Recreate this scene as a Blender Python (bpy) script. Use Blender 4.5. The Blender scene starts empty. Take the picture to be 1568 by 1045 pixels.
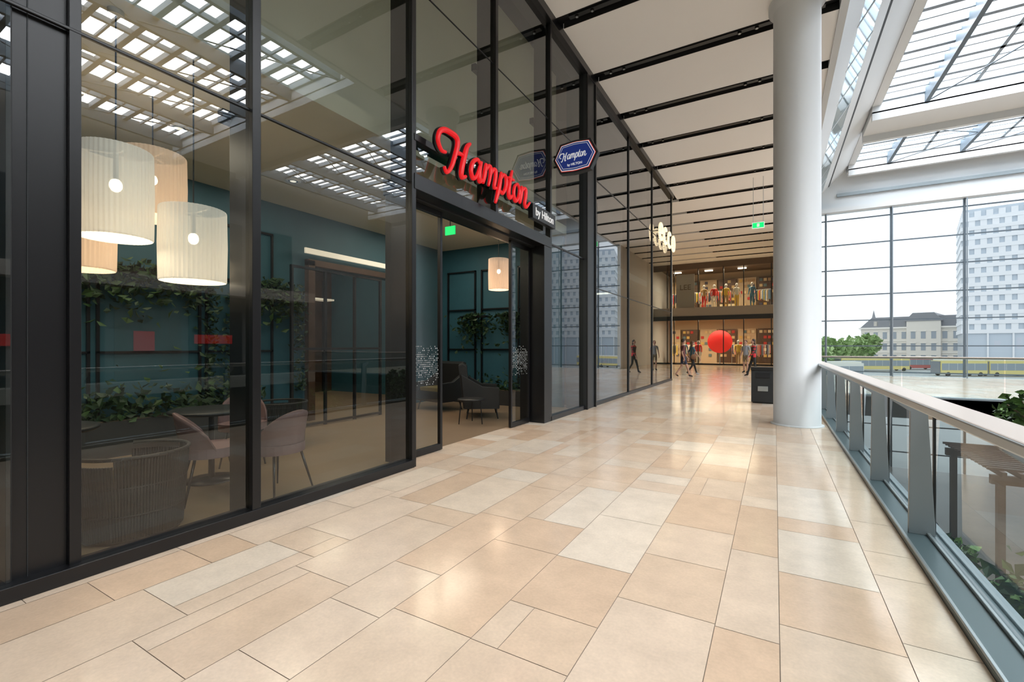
import bpy, bmesh, math, random
from mathutils import Vector, Matrix
random.seed(7)
scene = bpy.context.scene
COL = scene.collection

# ------------------------------------------------------------------ materials
MATS = {}
def mat(name, col, rough=0.5, metal=0.0, emis=None, es=0.0, spec=0.5, noise=0.0, nscale=8.0, coat=0.0, bump=0.0):
    if name in MATS: return MATS[name]
    m = bpy.data.materials.new(name); m.use_nodes = True
    nt = m.node_tree; b = nt.nodes['Principled BSDF']
    c = (col[0], col[1], col[2], 1)
    b.inputs['Base Color'].default_value = c
    b.inputs['Roughness'].default_value = rough
    b.inputs['Metallic'].default_value = metal
    b.inputs['Specular IOR Level'].default_value = spec
    b.inputs['Coat Weight'].default_value = coat
    if emis:
        b.inputs['Emission Color'].default_value = (*emis, 1)
        b.inputs['Emission Strength'].default_value = es
    if noise > 0 or bump > 0:
        tc = nt.nodes.new('ShaderNodeTexCoord')
        n = nt.nodes.new('ShaderNodeTexNoise'); n.inputs['Scale'].default_value = nscale
        n.inputs['Detail'].default_value = 5
        nt.links.new(tc.outputs['Object'], n.inputs['Vector'])
        if noise > 0:
            mx = nt.nodes.new('ShaderNodeMix'); mx.data_type = 'RGBA'
            mx.inputs[6].default_value = tuple(max(0, x*(1-noise)) for x in col)+(1,)
            mx.inputs[7].default_value = tuple(min(1, x*(1+noise)) for x in col)+(1,)
            nt.links.new(n.outputs['Fac'], mx.inputs[0])
            nt.links.new(mx.outputs[2], b.inputs['Base Color'])
        if bump > 0:
            bp = nt.nodes.new('ShaderNodeBump'); bp.inputs['Strength'].default_value = bump
            bp.inputs['Distance'].default_value = 0.02
            nt.links.new(n.outputs['Fac'], bp.inputs['Height'])
            nt.links.new(bp.outputs['Normal'], b.inputs['Normal'])
    MATS[name] = m
    return m

def glass(name, tint, refl=1.0, base=0.02, rough=0.0):
    m = bpy.data.materials.new(name); m.use_nodes = True
    nt = m.node_tree; nt.nodes.clear()
    out = nt.nodes.new('ShaderNodeOutputMaterial')
    tr = nt.nodes.new('ShaderNodeBsdfTransparent'); tr.inputs[0].default_value = (*tint, 1)
    gl = nt.nodes.new('ShaderNodeBsdfGlossy'); gl.inputs['Color'].default_value = (0.95, 0.97, 1, 1)
    gl.inputs['Roughness'].default_value = rough
    lw = nt.nodes.new('ShaderNodeLayerWeight'); lw.inputs['Blend'].default_value = 0.5
    p = nt.nodes.new('ShaderNodeMath'); p.operation = 'POWER'; p.inputs[1].default_value = 4.0
    ma = nt.nodes.new('ShaderNodeMath'); ma.operation = 'MULTIPLY_ADD'
    ma.inputs[1].default_value = refl; ma.inputs[2].default_value = base; ma.use_clamp = True
    mx = nt.nodes.new('ShaderNodeMixShader')
    nt.links.new(lw.outputs['Facing'], p.inputs[0])
    nt.links.new(p.outputs[0], ma.inputs[0])
    nt.links.new(ma.outputs[0], mx.inputs[0])
    nt.links.new(tr.outputs[0], mx.inputs[1]); nt.links.new(gl.outputs[0], mx.inputs[2])
    nt.links.new(mx.outputs[0], out.inputs[0])
    return m

def fabric_shade(name, col, emis, es, see=0.14):
    m = bpy.data.materials.new(name); m.use_nodes = True
    nt = m.node_tree; b = nt.nodes['Principled BSDF']; out = nt.nodes['Material Output']
    b.inputs['Base Color'].default_value=(*col,1); b.inputs['Roughness'].default_value=.85
    b.inputs['Emission Color'].default_value=(*emis,1); b.inputs['Emission Strength'].default_value=es
    tr = nt.nodes.new('ShaderNodeBsdfTransparent'); tr.inputs[0].default_value=(1,.93,.82,1)
    mx = nt.nodes.new('ShaderNodeMixShader'); mx.inputs[0].default_value=see
    nt.links.new(b.outputs[0],mx.inputs[1]); nt.links.new(tr.outputs[0],mx.inputs[2]); nt.links.new(mx.outputs[0],out.inputs[0])
    return m

M_black = mat('black_powdercoat', (0.006, 0.0065, 0.008), 0.32)
M_blacks = mat('black_satin', (0.009, 0.010, 0.011), 0.45)
M_darkgrey = mat('dark_grey_metal', (0.030, 0.034, 0.038), 0.4, 0.3)
M_steel = mat('brushed_steel', (0.42, 0.46, 0.48), 0.3, 0.7)
M_post = mat('post_grey_paint', (0.26, 0.29, 0.31), 0.4, 0.2)
M_greypaint = mat('grey_blue_paint', (0.26, 0.31, 0.34), 0.35, 0.2)
M_chan = mat('rail_channel_paint', (0.10, 0.14, 0.155), 0.3, 0.2)
M_white = mat('white_paint', (0.80, 0.80, 0.79), 0.5)
M_panel = mat('ceiling_panel_white', (0.90, 0.895, 0.88), 0.55, noise=0.015, nscale=1)
M_colm = mat('column_white_paint', (0.66, 0.69, 0.71), 0.38)
M_roofw = mat('roof_white_steel', (0.62, 0.66, 0.69), 0.45)
M_roofg = mat('roof_grey_steel', (0.22, 0.27, 0.32), 0.45)
M_roofd = mat('roof_dark_steel', (0.09, 0.125, 0.16), 0.45)
M_wood = mat('handrail_top', (0.54, 0.46, 0.40), 0.28, 0.0)
M_teal = mat('teal_wall', (0.020, 0.092, 0.130), 0.6, noise=0.15, nscale=3)
M_beige = mat('beige_plaster', (0.58, 0.54, 0.43), 0.7)
M_beige2 = mat('beige_bulkhead', (0.50, 0.47, 0.37), 0.7)
M_bronze = mat('bronze_panel', (0.09, 0.05, 0.03), 0.4, 0.3, noise=0.3, nscale=4)
M_hfloor = mat('hotel_floor_stone', (0.25, 0.175, 0.11), 0.3, noise=0.12, nscale=3)
M_red = mat('red_sign_acrylic', (0.70, 0.006, 0.010), 0.35, emis=(1, 0.01, 0.02), es=0.32)
M_blue = mat('blue_sign_face', (0.02, 0.045, 0.28), 0.35, emis=(0.03, 0.10, 0.7), es=0.08)
M_signw = mat('sign_white', (0.8, 0.8, 0.8), 0.4, emis=(1, 1, 1), es=0.3)
M_warm = mat('warm_sign_letters', (1, 0.9, 0.7), 0.4, emis=(1, 0.80, 0.50), es=1.0)
M_shadew = fabric_shade('lamp_shade_white', (0.70, 0.66, 0.60), (1, 0.89, 0.78), 0.33, .16)
M_shadeo = fabric_shade('lamp_shade_warm', (0.66, 0.53, 0.42), (1, 0.64, 0.43), 0.33, .16)
M_bulb = mat('lamp_bulb', (1, 1, 1), 0.5, emis=(1, 0.88, 0.66), es=16)
M_down = mat('downlight_lens', (1, 1, 1), 0.5, emis=(1, 0.9, 0.75), es=1.0)
M_green1 = mat('leaf_green', (0.040, 0.100, 0.022), 0.55)
M_green2 = mat('leaf_green_light', (0.09, 0.18, 0.045), 0.55)
M_green3 = mat('leaf_green_dark', (0.015, 0.045, 0.015), 0.6)
M_iv1 = mat('ivy_green', (0.014, 0.045, 0.014), 0.55)
M_iv2 = mat('ivy_green_light', (0.035, 0.085, 0.022), 0.55)
M_st1 = mat('street_leaf', (0.24, 0.38, 0.14), 0.7)
M_st2 = mat('street_leaf_light', (0.36, 0.50, 0.22), 0.7)
M_bark = mat('bark', (0.10, 0.07, 0.045), 0.8, noise=0.3, nscale=20)
M_pot = mat('planter_dark', (0.03, 0.03, 0.03), 0.6)
M_potw = mat('planter_white', (0.65, 0.65, 0.64), 0.5)
M_pink = mat('blush_upholstery', (0.17, 0.10, 0.098), 0.7, noise=0.1, nscale=30)
M_wick = mat('black_wicker', (0.014, 0.013, 0.012), 0.55)
M_must = mat('mustard_cushion', (0.12, 0.095, 0.025), 0.8)
M_grout = mat('grout', (0.30, 0.235, 0.18), 0.7)
M_exit = mat('exit_green', (0.0, 0.5, 0.12), 0.4, emis=(0.0, 0.9, 0.2), es=0.9)
M_exitw = mat('exit_white', (0.9, 0.95, 0.9), 0.4, emis=(0.85, 1, 0.9), es=0.4)
M_dark = mat('dark_void', (0.012, 0.013, 0.015), 0.8)
M_slot = mat('ceiling_slot_black', (0.008, 0.008, 0.009), 0.8)
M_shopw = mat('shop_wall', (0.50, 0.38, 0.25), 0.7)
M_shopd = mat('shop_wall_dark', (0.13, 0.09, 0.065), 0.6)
M_opp = mat('opposite_wall_paint', (0.14, 0.14, 0.135), 0.6)
M_slabf = mat('slab_fascia', (0.34, 0.31, 0.27), 0.6)
M_redp = mat('red_panel', (0.75, 0.02, 0.02), 0.5, emis=(1, 0.03, 0.02), es=0.3)
M_rsign = mat('dim_red_sign', (0.45, 0.02, 0.02), 0.5, emis=(1, 0.03, 0.02), es=0.5)
M_lightp = mat('light_panel', (1, 1, 1), 0.5, emis=(1, 0.86, 0.66), es=3.0)
M_strip = mat('cove_strip', (1, 1, 1), 0.5, emis=(1, 0.80, 0.58), es=0.4)
M_dots = mat('frosted_dots', (0.60, 0.65, 0.65), 0.6)
G_fac = glass('facade_glass', (0.72, 0.77, 0.74), 0.85, 0.078)
G_fac2 = glass('shopfront_glass', (0.34, 0.41, 0.44), 1.0, 0.17)
G_door = glass('door_glass', (0.82, 0.86, 0.84), 0.85, 0.06)
G_rail = glass('rail_glass', (0.72, 0.80, 0.80), 0.6, 0.05)
G_clear = glass('clear_glazing', (0.92, 0.96, 0.96), 0.5, 0.03)
G_clr = mat('clerestory_glass', (0.26, 0.38, 0.44), 0.05, 0.4)

def stone():
    m = bpy.data.materials.new('limestone_tiles'); m.use_nodes = True
    nt = m.node_tree; b = nt.nodes['Principled BSDF']
    at = nt.nodes.new('ShaderNodeAttribute'); at.attribute_name = 'Col'
    tc = nt.nodes.new('ShaderNodeTexCoord')
    n = nt.nodes.new('ShaderNodeTexNoise'); n.inputs['Scale'].default_value = 3.4; n.inputs['Detail'].default_value = 11
    n.inputs['Roughness'].default_value = 0.72
    n2 = nt.nodes.new('ShaderNodeTexNoise'); n2.inputs['Scale'].default_value = 60; n2.inputs['Detail'].default_value = 3
    nt.links.new(tc.outputs['Object'], n.inputs['Vector']); nt.links.new(tc.outputs['Object'], n2.inputs['Vector'])
    r = nt.nodes.new('ShaderNodeMapRange'); r.inputs[1].default_value = 0.3; r.inputs[2].default_value = 0.7
    r.inputs[3].default_value = 0.87; r.inputs[4].default_value = 1.08
    nt.links.new(n.outputs['Fac'], r.inputs[0])
    r2 = nt.nodes.new('ShaderNodeMapRange'); r2.inputs[1].default_value = 0.3; r2.inputs[2].default_value = 0.7
    r2.inputs[3].default_value = 0.95; r2.inputs[4].default_value = 1.03
    nt.links.new(n2.outputs['Fac'], r2.inputs[0])
    mu = nt.nodes.new('ShaderNodeMath'); mu.operation = 'MULTIPLY'
    nt.links.new(r.outputs[0], mu.inputs[0]); nt.links.new(r2.outputs[0], mu.inputs[1])
    vm = nt.nodes.new('ShaderNodeVectorMath'); vm.operation = 'SCALE'
    nt.links.new(at.outputs['Color'], vm.inputs[0]); nt.links.new(mu.outputs[0], vm.inputs['Scale'])
    nt.links.new(vm.outputs[0], b.inputs['Base Color'])
    rr = nt.nodes.new('ShaderNodeMapRange'); rr.inputs[3].default_value = 0.11; rr.inputs[4].default_value = 0.19
    nt.links.new(n.outputs['Fac'], rr.inputs[0]); nt.links.new(rr.outputs[0], b.inputs['Roughness'])
    b.inputs['Specular IOR Level'].default_value = 0.55
    return m
M_stone = stone()

# ------------------------------------------------------------------ mesh builder
class MB:
    def __init__(s): s.v=[]; s.f=[]; s.m=[]; s.sm=[]; s.mats=[]
    def mi(s, m):
        if m not in s.mats: s.mats.append(m)
        return s.mats.index(m)
    def add(s, vs, fs, m, smooth=False):
        o=len(s.v); s.v += [tuple(v) for v in vs]; k=s.mi(m)
        for f in fs: s.f.append([i+o for i in f]); s.m.append(k); s.sm.append(smooth)
    def box(s, x0,x1,y0,y1,z0,z1,m):
        x0,x1=min(x0,x1),max(x0,x1); y0,y1=min(y0,y1),max(y0,y1); z0,z1=min(z0,z1),max(z0,z1)
        vs=[(x0,y0,z0),(x1,y0,z0),(x1,y1,z0),(x0,y1,z0),(x0,y0,z1),(x1,y0,z1),(x1,y1,z1),(x0,y1,z1)]
        fs=[(0,3,2,1),(4,5,6,7),(0,1,5,4),(1,2,6,5),(2,3,7,6),(3,0,4,7)]
        s.add(vs,fs,m)
    def quad(s, pts, m): s.add(pts,[tuple(range(len(pts)))],m)
    def tube(s, a, b, r0, r1, m, n=12, caps=True, smooth=True):
        a=Vector(a); b=Vector(b); d=(b-a)
        if d.length<1e-6: return
        q=d.to_track_quat('Z','Y'); vs=[]
        for k,(c,r) in enumerate(((a,r0),(b,r1))):
            for i in range(n):
                t=2*math.pi*i/n
                vs.append(c+q@Vector((r*math.cos(t),r*math.sin(t),0)))
        fs=[(i,(i+1)%n,n+(i+1)%n,n+i) for i in range(n)]
        s.add(vs,fs,m,smooth)
        if caps:
            s.add([vs[i] for i in range(n)],[tuple(reversed(range(n)))],m)
            s.add([vs[n+i] for i in range(n)],[tuple(range(n))],m)
    def path(s, pts, r, m, n=8):
        for i in range(len(pts)-1): s.tube(pts[i],pts[i+1],r,r,m,n)
    def lathe(s, c, prof, m, n=32, smooth=True):
        vs=[]; k=len(prof)
        for (r,z) in prof:
            for i in range(n):
                t=2*math.pi*i/n; vs.append((c[0]+r*math.cos(t),c[1]+r*math.sin(t),c[2]+z))
        fs=[]
        for j in range(k-1):
            for i in range(n):
                fs.append((j*n+i,j*n+(i+1)%n,(j+1)*n+(i+1)%n,(j+1)*n+i))
        s.add(vs,fs,m,smooth)
    def ball(s, c, r, m, n=14, k=9, M=None):
        vs=[];
        for j in range(k+1):
            ph=math.pi*j/k
            for i in range(n):
                t=2*math.pi*i/n
                p=Vector((r[0]*math.sin(ph)*math.cos(t),r[1]*math.sin(ph)*math.sin(t),r[2]*math.cos(ph)))
                if M: p=M@p
                vs.append(Vector(c)+p)
        fs=[]
        for j in range(k):
            for i in range(n):
                fs.append((j*n+i,(j+1)*n+i,(j+1)*n+(i+1)%n,j*n+(i+1)%n))
        s.add(vs,fs,m,True)
    def prism(s, poly, axis, a, b, m):
        def P(p,t):
            if axis=='x': return (t,p[0],p[1])
            if axis=='y': return (p[0],t,p[1])
            return (p[0],p[1],t)
        n=len(poly)
        vs=[P(p,a) for p in poly]+[P(p,b) for p in poly]
        fs=[tuple(range(n)),tuple(reversed(range(n,2*n)))]+[(i,n+i,n+(i+1)%n,(i+1)%n) for i in range(n)]
        s.add(vs,fs,m)
    def leaves(s, fn, n, size, mats):
        for _ in range(n):
            c=Vector(fn()); d=Vector((random.gauss(0,1),random.gauss(0,1),random.gauss(0,0.7))).normalized()
            u=d.cross(Vector((random.random(),random.random(),random.random()))).normalized()
            L=size*random.uniform(0.6,1.3); W=L*0.32; nn=d.cross(u)*0.12*L
            s.add([c-d*L*.5, c+u*W+nn, c+d*L*.55, c-u*W+nn],[(0,1,2,3)],random.choice(mats))
    def build(s, name, bevel=0.0, loc=None, rotz=0.0, parent=None, fixn=True):
        me=bpy.data.meshes.new(name); me.from_pydata(s.v,[],s.f)
        for m in s.mats: me.materials.append(m)
        for p,k,sm in zip(me.polygons,s.m,s.sm): p.material_index=k; p.use_smooth=sm
        me.update()
        o=bpy.data.objects.new(name,me); COL.objects.link(o)
        if loc: o.location=loc
        o.rotation_euler[2]=rotz
        if bevel>0:
            b=o.modifiers.new('bev','BEVEL'); b.width=bevel; b.segments=2; b.limit_method='ANGLE'
        if parent: o.parent=parent
        return o

def empty(name, loc=(0,0,0)):
    e=bpy.data.objects.new(name,None); e.location=loc; COL.objects.link(e); return e

def box(name,x0,x1,y0,y1,z0,z1,m,bevel=0,parent=None):
    b=MB(); b.box(x0,x1,y0,y1,z0,z1,m); return b.build(name,bevel,parent=parent)

FX=-3.65      # hotel facade plane
CZ=7.55       # mall ceiling
ENDY=27.0     # atrium end glazing
SHOPY=36.0
RX=0.82

# ------------------------------------------------------------------ floor tiles
rt=random.Random(58)
def tiles(name, x0,x1,y0,y1):
    vs=[];fs=[];cols=[]
    pal=[(0.755,0.580,0.430),(0.78,0.62,0.475),(0.755,0.560,0.405),(0.80,0.665,0.525),(0.765,0.60,0.455),(0.72,0.535,0.385),(0.82,0.71,0.585),(0.775,0.615,0.47),(0.80,0.645,0.505)]
    x=x1
    g=0.0019
    while x> x0+1e-4:
        w=rt.choice([0.50,0.50,0.38,0.50,0.28,0.56]); xa=max(x0,x-w)
        y=y0-rt.random()
        while y<y1:
            L=rt.choice([0.38,0.5,0.62,0.75,0.85,1.0,0.3]); ya=max(y,y0); yb=min(y+L,y1)
            if yb-ya>0.01:
                parts=[(xa,x)]
                if x-xa>.48 and rt.random()<.18:
                    q=xa+(x-xa)*rt.choice([.3,.7]); parts=[(xa,q),(q,x)]
                for (pa,pb) in parts:
                    o=len(vs)
                    vs+=[(pa+g,ya+g,0),(pb-g,ya+g,0),(pb-g,yb-g,0),(pa+g,yb-g,0)]
                    fs.append((o,o+1,o+2,o+3))
                    c=rt.choice(pal); k=rt.uniform(0.96,1.02)
                    cols.append((c[0]*k,c[1]*k,c[2]*k,1))
            y+=L
        x=xa
    me=bpy.data.meshes.new(name); me.from_pydata(vs,[],fs); me.materials.append(M_stone)
    ca=me.color_attributes.new('Col','FLOAT_COLOR','CORNER')
    for p,c in zip(me.polygons,cols):
        for li in p.loop_indices: ca.data[li].color=c
    o=bpy.data.objects.new(name,me); COL.objects.link(o); return o

floor=empty('floor')
t=tiles('tiles_corridor',-4.0,RX-0.02,-9,SHOPY); t.parent=floor
t=tiles('tiles_side_hall',-14,-4.0,19.4,SHOPY); t.parent=floor
t=tiles('tiles_bridge',RX-0.02,15,16.25,ENDY); t.parent=floor
b=MB(); b.box(-14,RX+0.25,-9,SHOPY+0.0,-0.55,-0.003,M_grout); b.box(RX+0.25,15,16.0,ENDY,-0.55,-0.003,M_grout)
b.build('slab',parent=floor)

# ------------------------------------------------------------------ ceiling
b=MB()
b.box(-14,1.15,-9,SHOPY,CZ+0.14,CZ+0.4,M_slot)
SP=2.03
ys=[7.97+SP*i for i in range(-9,15)]
for i in range(len(ys)-1):
    a,c=ys[i]+0.165,ys[i+1]-0.165
    if c>SHOPY: c=SHOPY
    if a>SHOPY: break
    x0=-14 if a>19.3 else FX+0.10
    b.box(x0,1.02,a,c,CZ,CZ+0.1,M_panel)
    b.box(FX+0.12,1.02,ys[i]-0.165,ys[i]-0.15,CZ-0.005,CZ+0.12,M_slot)
    b.box(FX+0.12,1.02,ys[i]+0.15,ys[i]+0.165,CZ-0.005,CZ+0.12,M_slot)
    b.box(FX+0.3,0.8,ys[i]-0.05,ys[i]+0.05,CZ+0.03,CZ+0.09,M_darkgrey)
b.box(1.02,1.15,-9,SHOPY,CZ-0.04,CZ+0.4,M_roofw)
b.build('ceiling')
for i,yy in enumerate(ys):
    if yy<1 or yy>34: continue
    b=MB()
    for xx in (-3.2,-2.9,-0.6,-.3):
        b.tube((xx,yy,CZ+0.05),(xx,yy,CZ+0.0),0.035,0.04,M_blacks,10)
        b.tube((xx,yy,CZ+0.0),(xx,yy,CZ-0.004),0.022,0.022,M_steel,10)
    b.build('track_spotlight')

# ------------------------------------------------------------------ facade
b=MB()
fac=empty('window_1')
def fin(b,y,z0=0,z1=CZ,w=0.05,d=0.30):
    b.box(FX,FX+0.05,y-w/2-0.01,y+w/2+0.01,z0,z1,M_black)
    b.box(FX-d,FX,y-w/2,y+w/2,z0,z1,M_black)
for y in (-4.4,-2.5,-0.6,2.14,3.98): fin(b,y)
fin(b,5.79,3.3); fin(b,7.69)
b.box(FX-0.10,FX+0.06,-6,3.98,0,0.09,M_black)
b.box(FX-0.10,FX+0.05,7.69,9.46,0,0.09,M_black)
b.box(FX-0.3,FX+0.10,-9,19.3,CZ-0.16,CZ,M_black)
b.box(FX-0.12,FX+0.06,3.98,7.69,3.78,3.86,M_black)
b.box(FX-0.45,FX+0.06,3.98,7.69,3.22,3.40,M_black)
b.box(FX-0.02,FX+0.02,7.69,9.46,3.30,3.33,M_black)
b.box(FX-0.012,FX+0.012,-6,3.98,3.285,3.305,M_black)
b.box(FX-0.008,FX+0.008,-6,9.46,5.62,5.635,M_black)
for y in (2.14,3.98,5.79,7.69):
    b.box(FX-0.36,FX-0.28,y-0.09,y+0.09,3.26,3.36,M_black)
    b.box(FX-0.36,FX-0.28,y-0.09,y+0.09,5.6,5.7,M_black)
b.build('frame',0.004,parent=fac)
b=MB()
for (a,c,z0) in ((-6,-4.4,.09),(-4.4,-2.5,.09),(-2.5,-.6,.09),(-.6,0.79,.09),(1.07,2.14,.09),(2.14,3.98,.09),(7.69,9.46,.09),(3.98,5.79,3.40),(5.79,7.69,3.40)):
    b.quad([(FX,a,z0),(FX,c,z0),(FX,c,CZ-.16),(FX,a,CZ-.16)],G_fac)
b.build('panes',parent=fac)

b=MB()
b.box(FX-0.40,FX-0.03,0.80,1.03,0,CZ-0.16,M_black)
b.box(FX-0.40,FX-0.015,0.775,0.80,0,CZ-0.16,M_blacks)
b.box(FX-0.06,FX+0.01,1.03,1.085,0,CZ-0.16,M_black)
b.box(FX-0.03,FX-0.024,0.86,0.865,0,CZ-0.16,M_darkgrey)
b.box(FX-0.40,FX+0.02,0.77,1.09,0,0.05,M_blacks)
b.build('facade_pier',0.004)
b=MB()
b.box(FX-0.40,FX+0.07,9.46,10.05,0,CZ-0.16,M_darkgrey)
b.box(FX+0.07,FX+0.10,9.46,9.52,0,CZ-0.16,M_blacks)
b.box(FX+0.07,FX+0.10,9.99,10.05,0,CZ-0.16,M_blacks)
b.build('facade_pier',0.004)

w2=empty('window_2')
b=MB()
for y in (10.08,13.0,15.9,19.26):
    b.box(FX-0.16,FX+0.03,y-0.025,y+0.025,0,CZ-.16,M_darkgrey)
for z in (2.75,5.3):
    b.box(FX-0.012,FX+0.012,10.05,19.3,z,z+0.02,M_darkgrey)
b.box(FX-0.06,FX+0.04,10.05,19.3,0,0.08,M_darkgrey)
b.build('frame',0.003,parent=w2)
b=MB(); b.quad([(FX,10.05,.08),(FX,19.3,.08),(FX,19.3,CZ-.16),(FX,10.05,CZ-.16)],G_fac2)
b.build('panes',parent=w2)

def door(name,y0,y1,x,h=3.2):
    e=empty(name)
    b=MB(); w=0.045
    b.box(x-.025,x+.025,y0,y0+w,0.01,h,M_black); b.box(x-.025,x+.025,y1-w,y1,0.01,h,M_black)
    b.box(x-.025,x+.025,y0+w,y1-w,h-.07,h,M_black); b.box(x-.025,x+.025,y0+w,y1-w,0.01,0.09,M_black)
    b.build('frame',0.003,parent=e)
    b=MB(); b.quad([(x,y0+w,.09),(x,y1-w,.09),(x,y1-w,h-.07),(x,y0+w,h-.07)],G_door); b.build('pane',parent=e)
    b=MB()
    r=0
    z=0.90
    while z<1.40:
        yy=y0+.06+(0.015 if r%2 else 0)
        dens=.35 if z<.98 or z>1.3 else .8
        while yy<y1-.06:
            if random.random()<dens:
                rr=random.uniform(.004,.009)
                b.add([(x+.006,yy+rr*math.cos(t*math.pi/3),z+rr*math.sin(t*math.pi/3)) for t in range(6)],[(0,1,2,3,4,5)],M_dots)
            yy+=.03
        z+=.026; r+=1
    b.build('frosted_dots',parent=e)
DX=FX-0.25
door('door_1',4.03,4.84,DX); door('door_2',6.68,7.36,DX)
b=MB()
b.box(FX-0.45,FX+0.05,7.40,7.66,0,3.22,M_black)
b.box(FX-0.36,FX-0.14,4.0,7.40,3.20,3.24,M_blacks)
b.box(FX-0.42,FX+0.0,3.99,4.02,0,3.22,M_black)
b.build('door_frame',0.004)

# ------------------------------------------------------------------ hotel interior
HB=-7.6; HC=3.9
b=MB(); b.box(-12,-4.0,-6,9.6,0.0,0.004,M_hfloor)
b.build('floor_hotel')
b=MB(); b.box(-12,FX-0.42,-6,9.6,HC,HC+0.2,M_beige); b.build('ceiling_hotel')
b=MB(); b.box(FX-0.75,FX-0.65,-6,9.45,HC+0.2,CZ-.02,M_beige)
b.build('wall_bulkhead')
b=MB()
b.box(HB-0.15,HB,-6,5.5,0,HC,M_teal); b.box(HB-0.15,HB,7.7,9.5,0,HC,M_teal); b.box(HB-0.15,HB,5.5,7.7,2.9,HC,M_teal)
b.build('wall_teal_rear')
b=MB(); b.box(-12,FX-0.52,9.5,9.62,0,HC,M_teal); b.build('wall_teal_side')
b=MB(); b.box(-12,FX-0.1,-6.1,-6,0,HC,M_teal); b.build('wall_hotel_end')
b=MB(); b.box(-12.1,-12,-6,9.5,0,HC,M_bronze)
for y in [4.6+0.35*i for i in range(14)]: b.box(-12,-11.95,y,y+0.05,0,3.4,M_blacks)
b.build('wall_bronze_panels')
b=MB()
def rect_x(x,y0,y1,z0,z1,w=0.035):
    b.box(x,x+.03,y0,y0+w,z0,z1,M_black); b.box(x,x+.03,y1-w,y1,z0,z1,M_black)
    b.box(x,x+.03,y0,y1,z0,z0+w,M_black); b.box(x,x+.03,y0,y1,z1-w,z1,M_black)
y=-3.0
k=0
while y<4.4:
    w=[1.15,0.9,1.3][k%3]; rect_x(HB+.005,y,y+w-.06,0.35,3.35); 
    for z in (1.3,2.45): b.box(HB+.005,HB+.035,y,y+w-.06,z,z+.03,M_black)
    y+=w; k+=1
b.build('trim_wall_grid_rear')
b=MB()
for x0 in (-7.4,-6.35,-5.3):
    b.box(x0,x0+.03,9.44,9.49,0.3,3.3,M_black); b.box(x0+.85,x0+.88,9.44,9.49,0.3,3.3,M_black)
    for z in (0.3,1.3,2.3,3.27): b.box(x0,x0+.88,9.44,9.49,z,z+.03,M_black)
b.build('trim_wall_grid_side')
b=MB()
b.box(HB+.001,HB+.12,5.42,5.56,0,3.0,M_bronze); b.box(HB+.001,HB+.12,7.64,7.78,0,3.0,M_bronze)
b.box(HB+.001,HB+.12,5.42,7.78,2.9,3.02,M_bronze)
b.build('trim_lobby_portal',0.004)
b=MB(); b.box(-9.3,-9.2,5.0,6.5,0.004,2.2,M_bronze); b.box(-9.35,-9.15,4.95,6.55,2.2,2.26,M_blacks); b.build('lobby_screen')
b=MB()
for y in (4.7,5.35,6.0,6.65):
    b.box(-6.95,-6.90,y-.02,y+.02,0.004,2.75,M_black)
for z in (0.05,1.35,2.73): b.box(-6.95,-6.90,4.7,6.65,z-.02,z+.02,M_black)
b.build('steel_room_divider')
b=MB(); b.box(-7.44,-7.40,5.3,7.9,3.10,3.2,M_strip); b.build('cove_light')
b=MB(); b.box(-11.9,-11.5,4.5,9.2,2.75,2.8,M_strip); b.build('cove_light')

def planter(x0,x1,y0,y1,h,top,n,size=0.1,name='planter_hedge',z=0,m=M_pot,lm=None):
    b=MB(); b.box(x0,x1,y0,y1,z,z+h,m)
    b.box(x0+.02,x1-.02,y0+.02,y1-.02,z+h,z+h+.01,M_bark)
    b.leaves(lambda:(random.uniform(x0-.02,x1+.04),random.uniform(y0,y1),z+h+abs(random.gauss(0,1))*top*.5),n,size,lm or [M_green1,M_green1,M_green2,M_green3])
    return b.build(name)
IV=[M_iv1,M_iv1,M_iv2,M_green3]
planter(HB+.13,HB+.45,-1.5,4.4,0.45,0.42,1500,0.13,lm=IV)
planter(-7.2,-4.9,9.12,9.38,0.35,0.3,300,0.11,lm=IV)
b=MB()
for (y0,y1) in ((1.9,3.6),(4.1,5.2),(-1,1.5)):
    b.box(HB+.03,HB+.2,y0,y1,2.35,2.40,M_black)
    b.leaves(lambda:(HB+random.uniform(.05,.28),random.uniform(y0,y1),2.42-abs(random.gauss(0,.28))+random.uniform(0,.15)),620,0.12,[M_iv1,M_green3,M_iv2])
for yy in (3.75,4.05,5.25):
    b.leaves(lambda:(HB+random.uniform(.04,.2),yy+random.gauss(0,.07),random.uniform(.6,2.4)),200,0.10,[M_iv1,M_green3])
b.build('hanging_plants')
b=MB()
for xc in (-6.5,-5.4):
    b.box(xc-.4,xc+.4,9.3,9.42,2.1,2.15,M_black)
    b.leaves(lambda:(xc+random.gauss(0,.25),9.3+random.uniform(-.1,.1),2.1-abs(random.gauss(0,.35))+.1),300,0.12,[M_iv1,M_green3])
b.build('hanging_plants')

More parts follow.
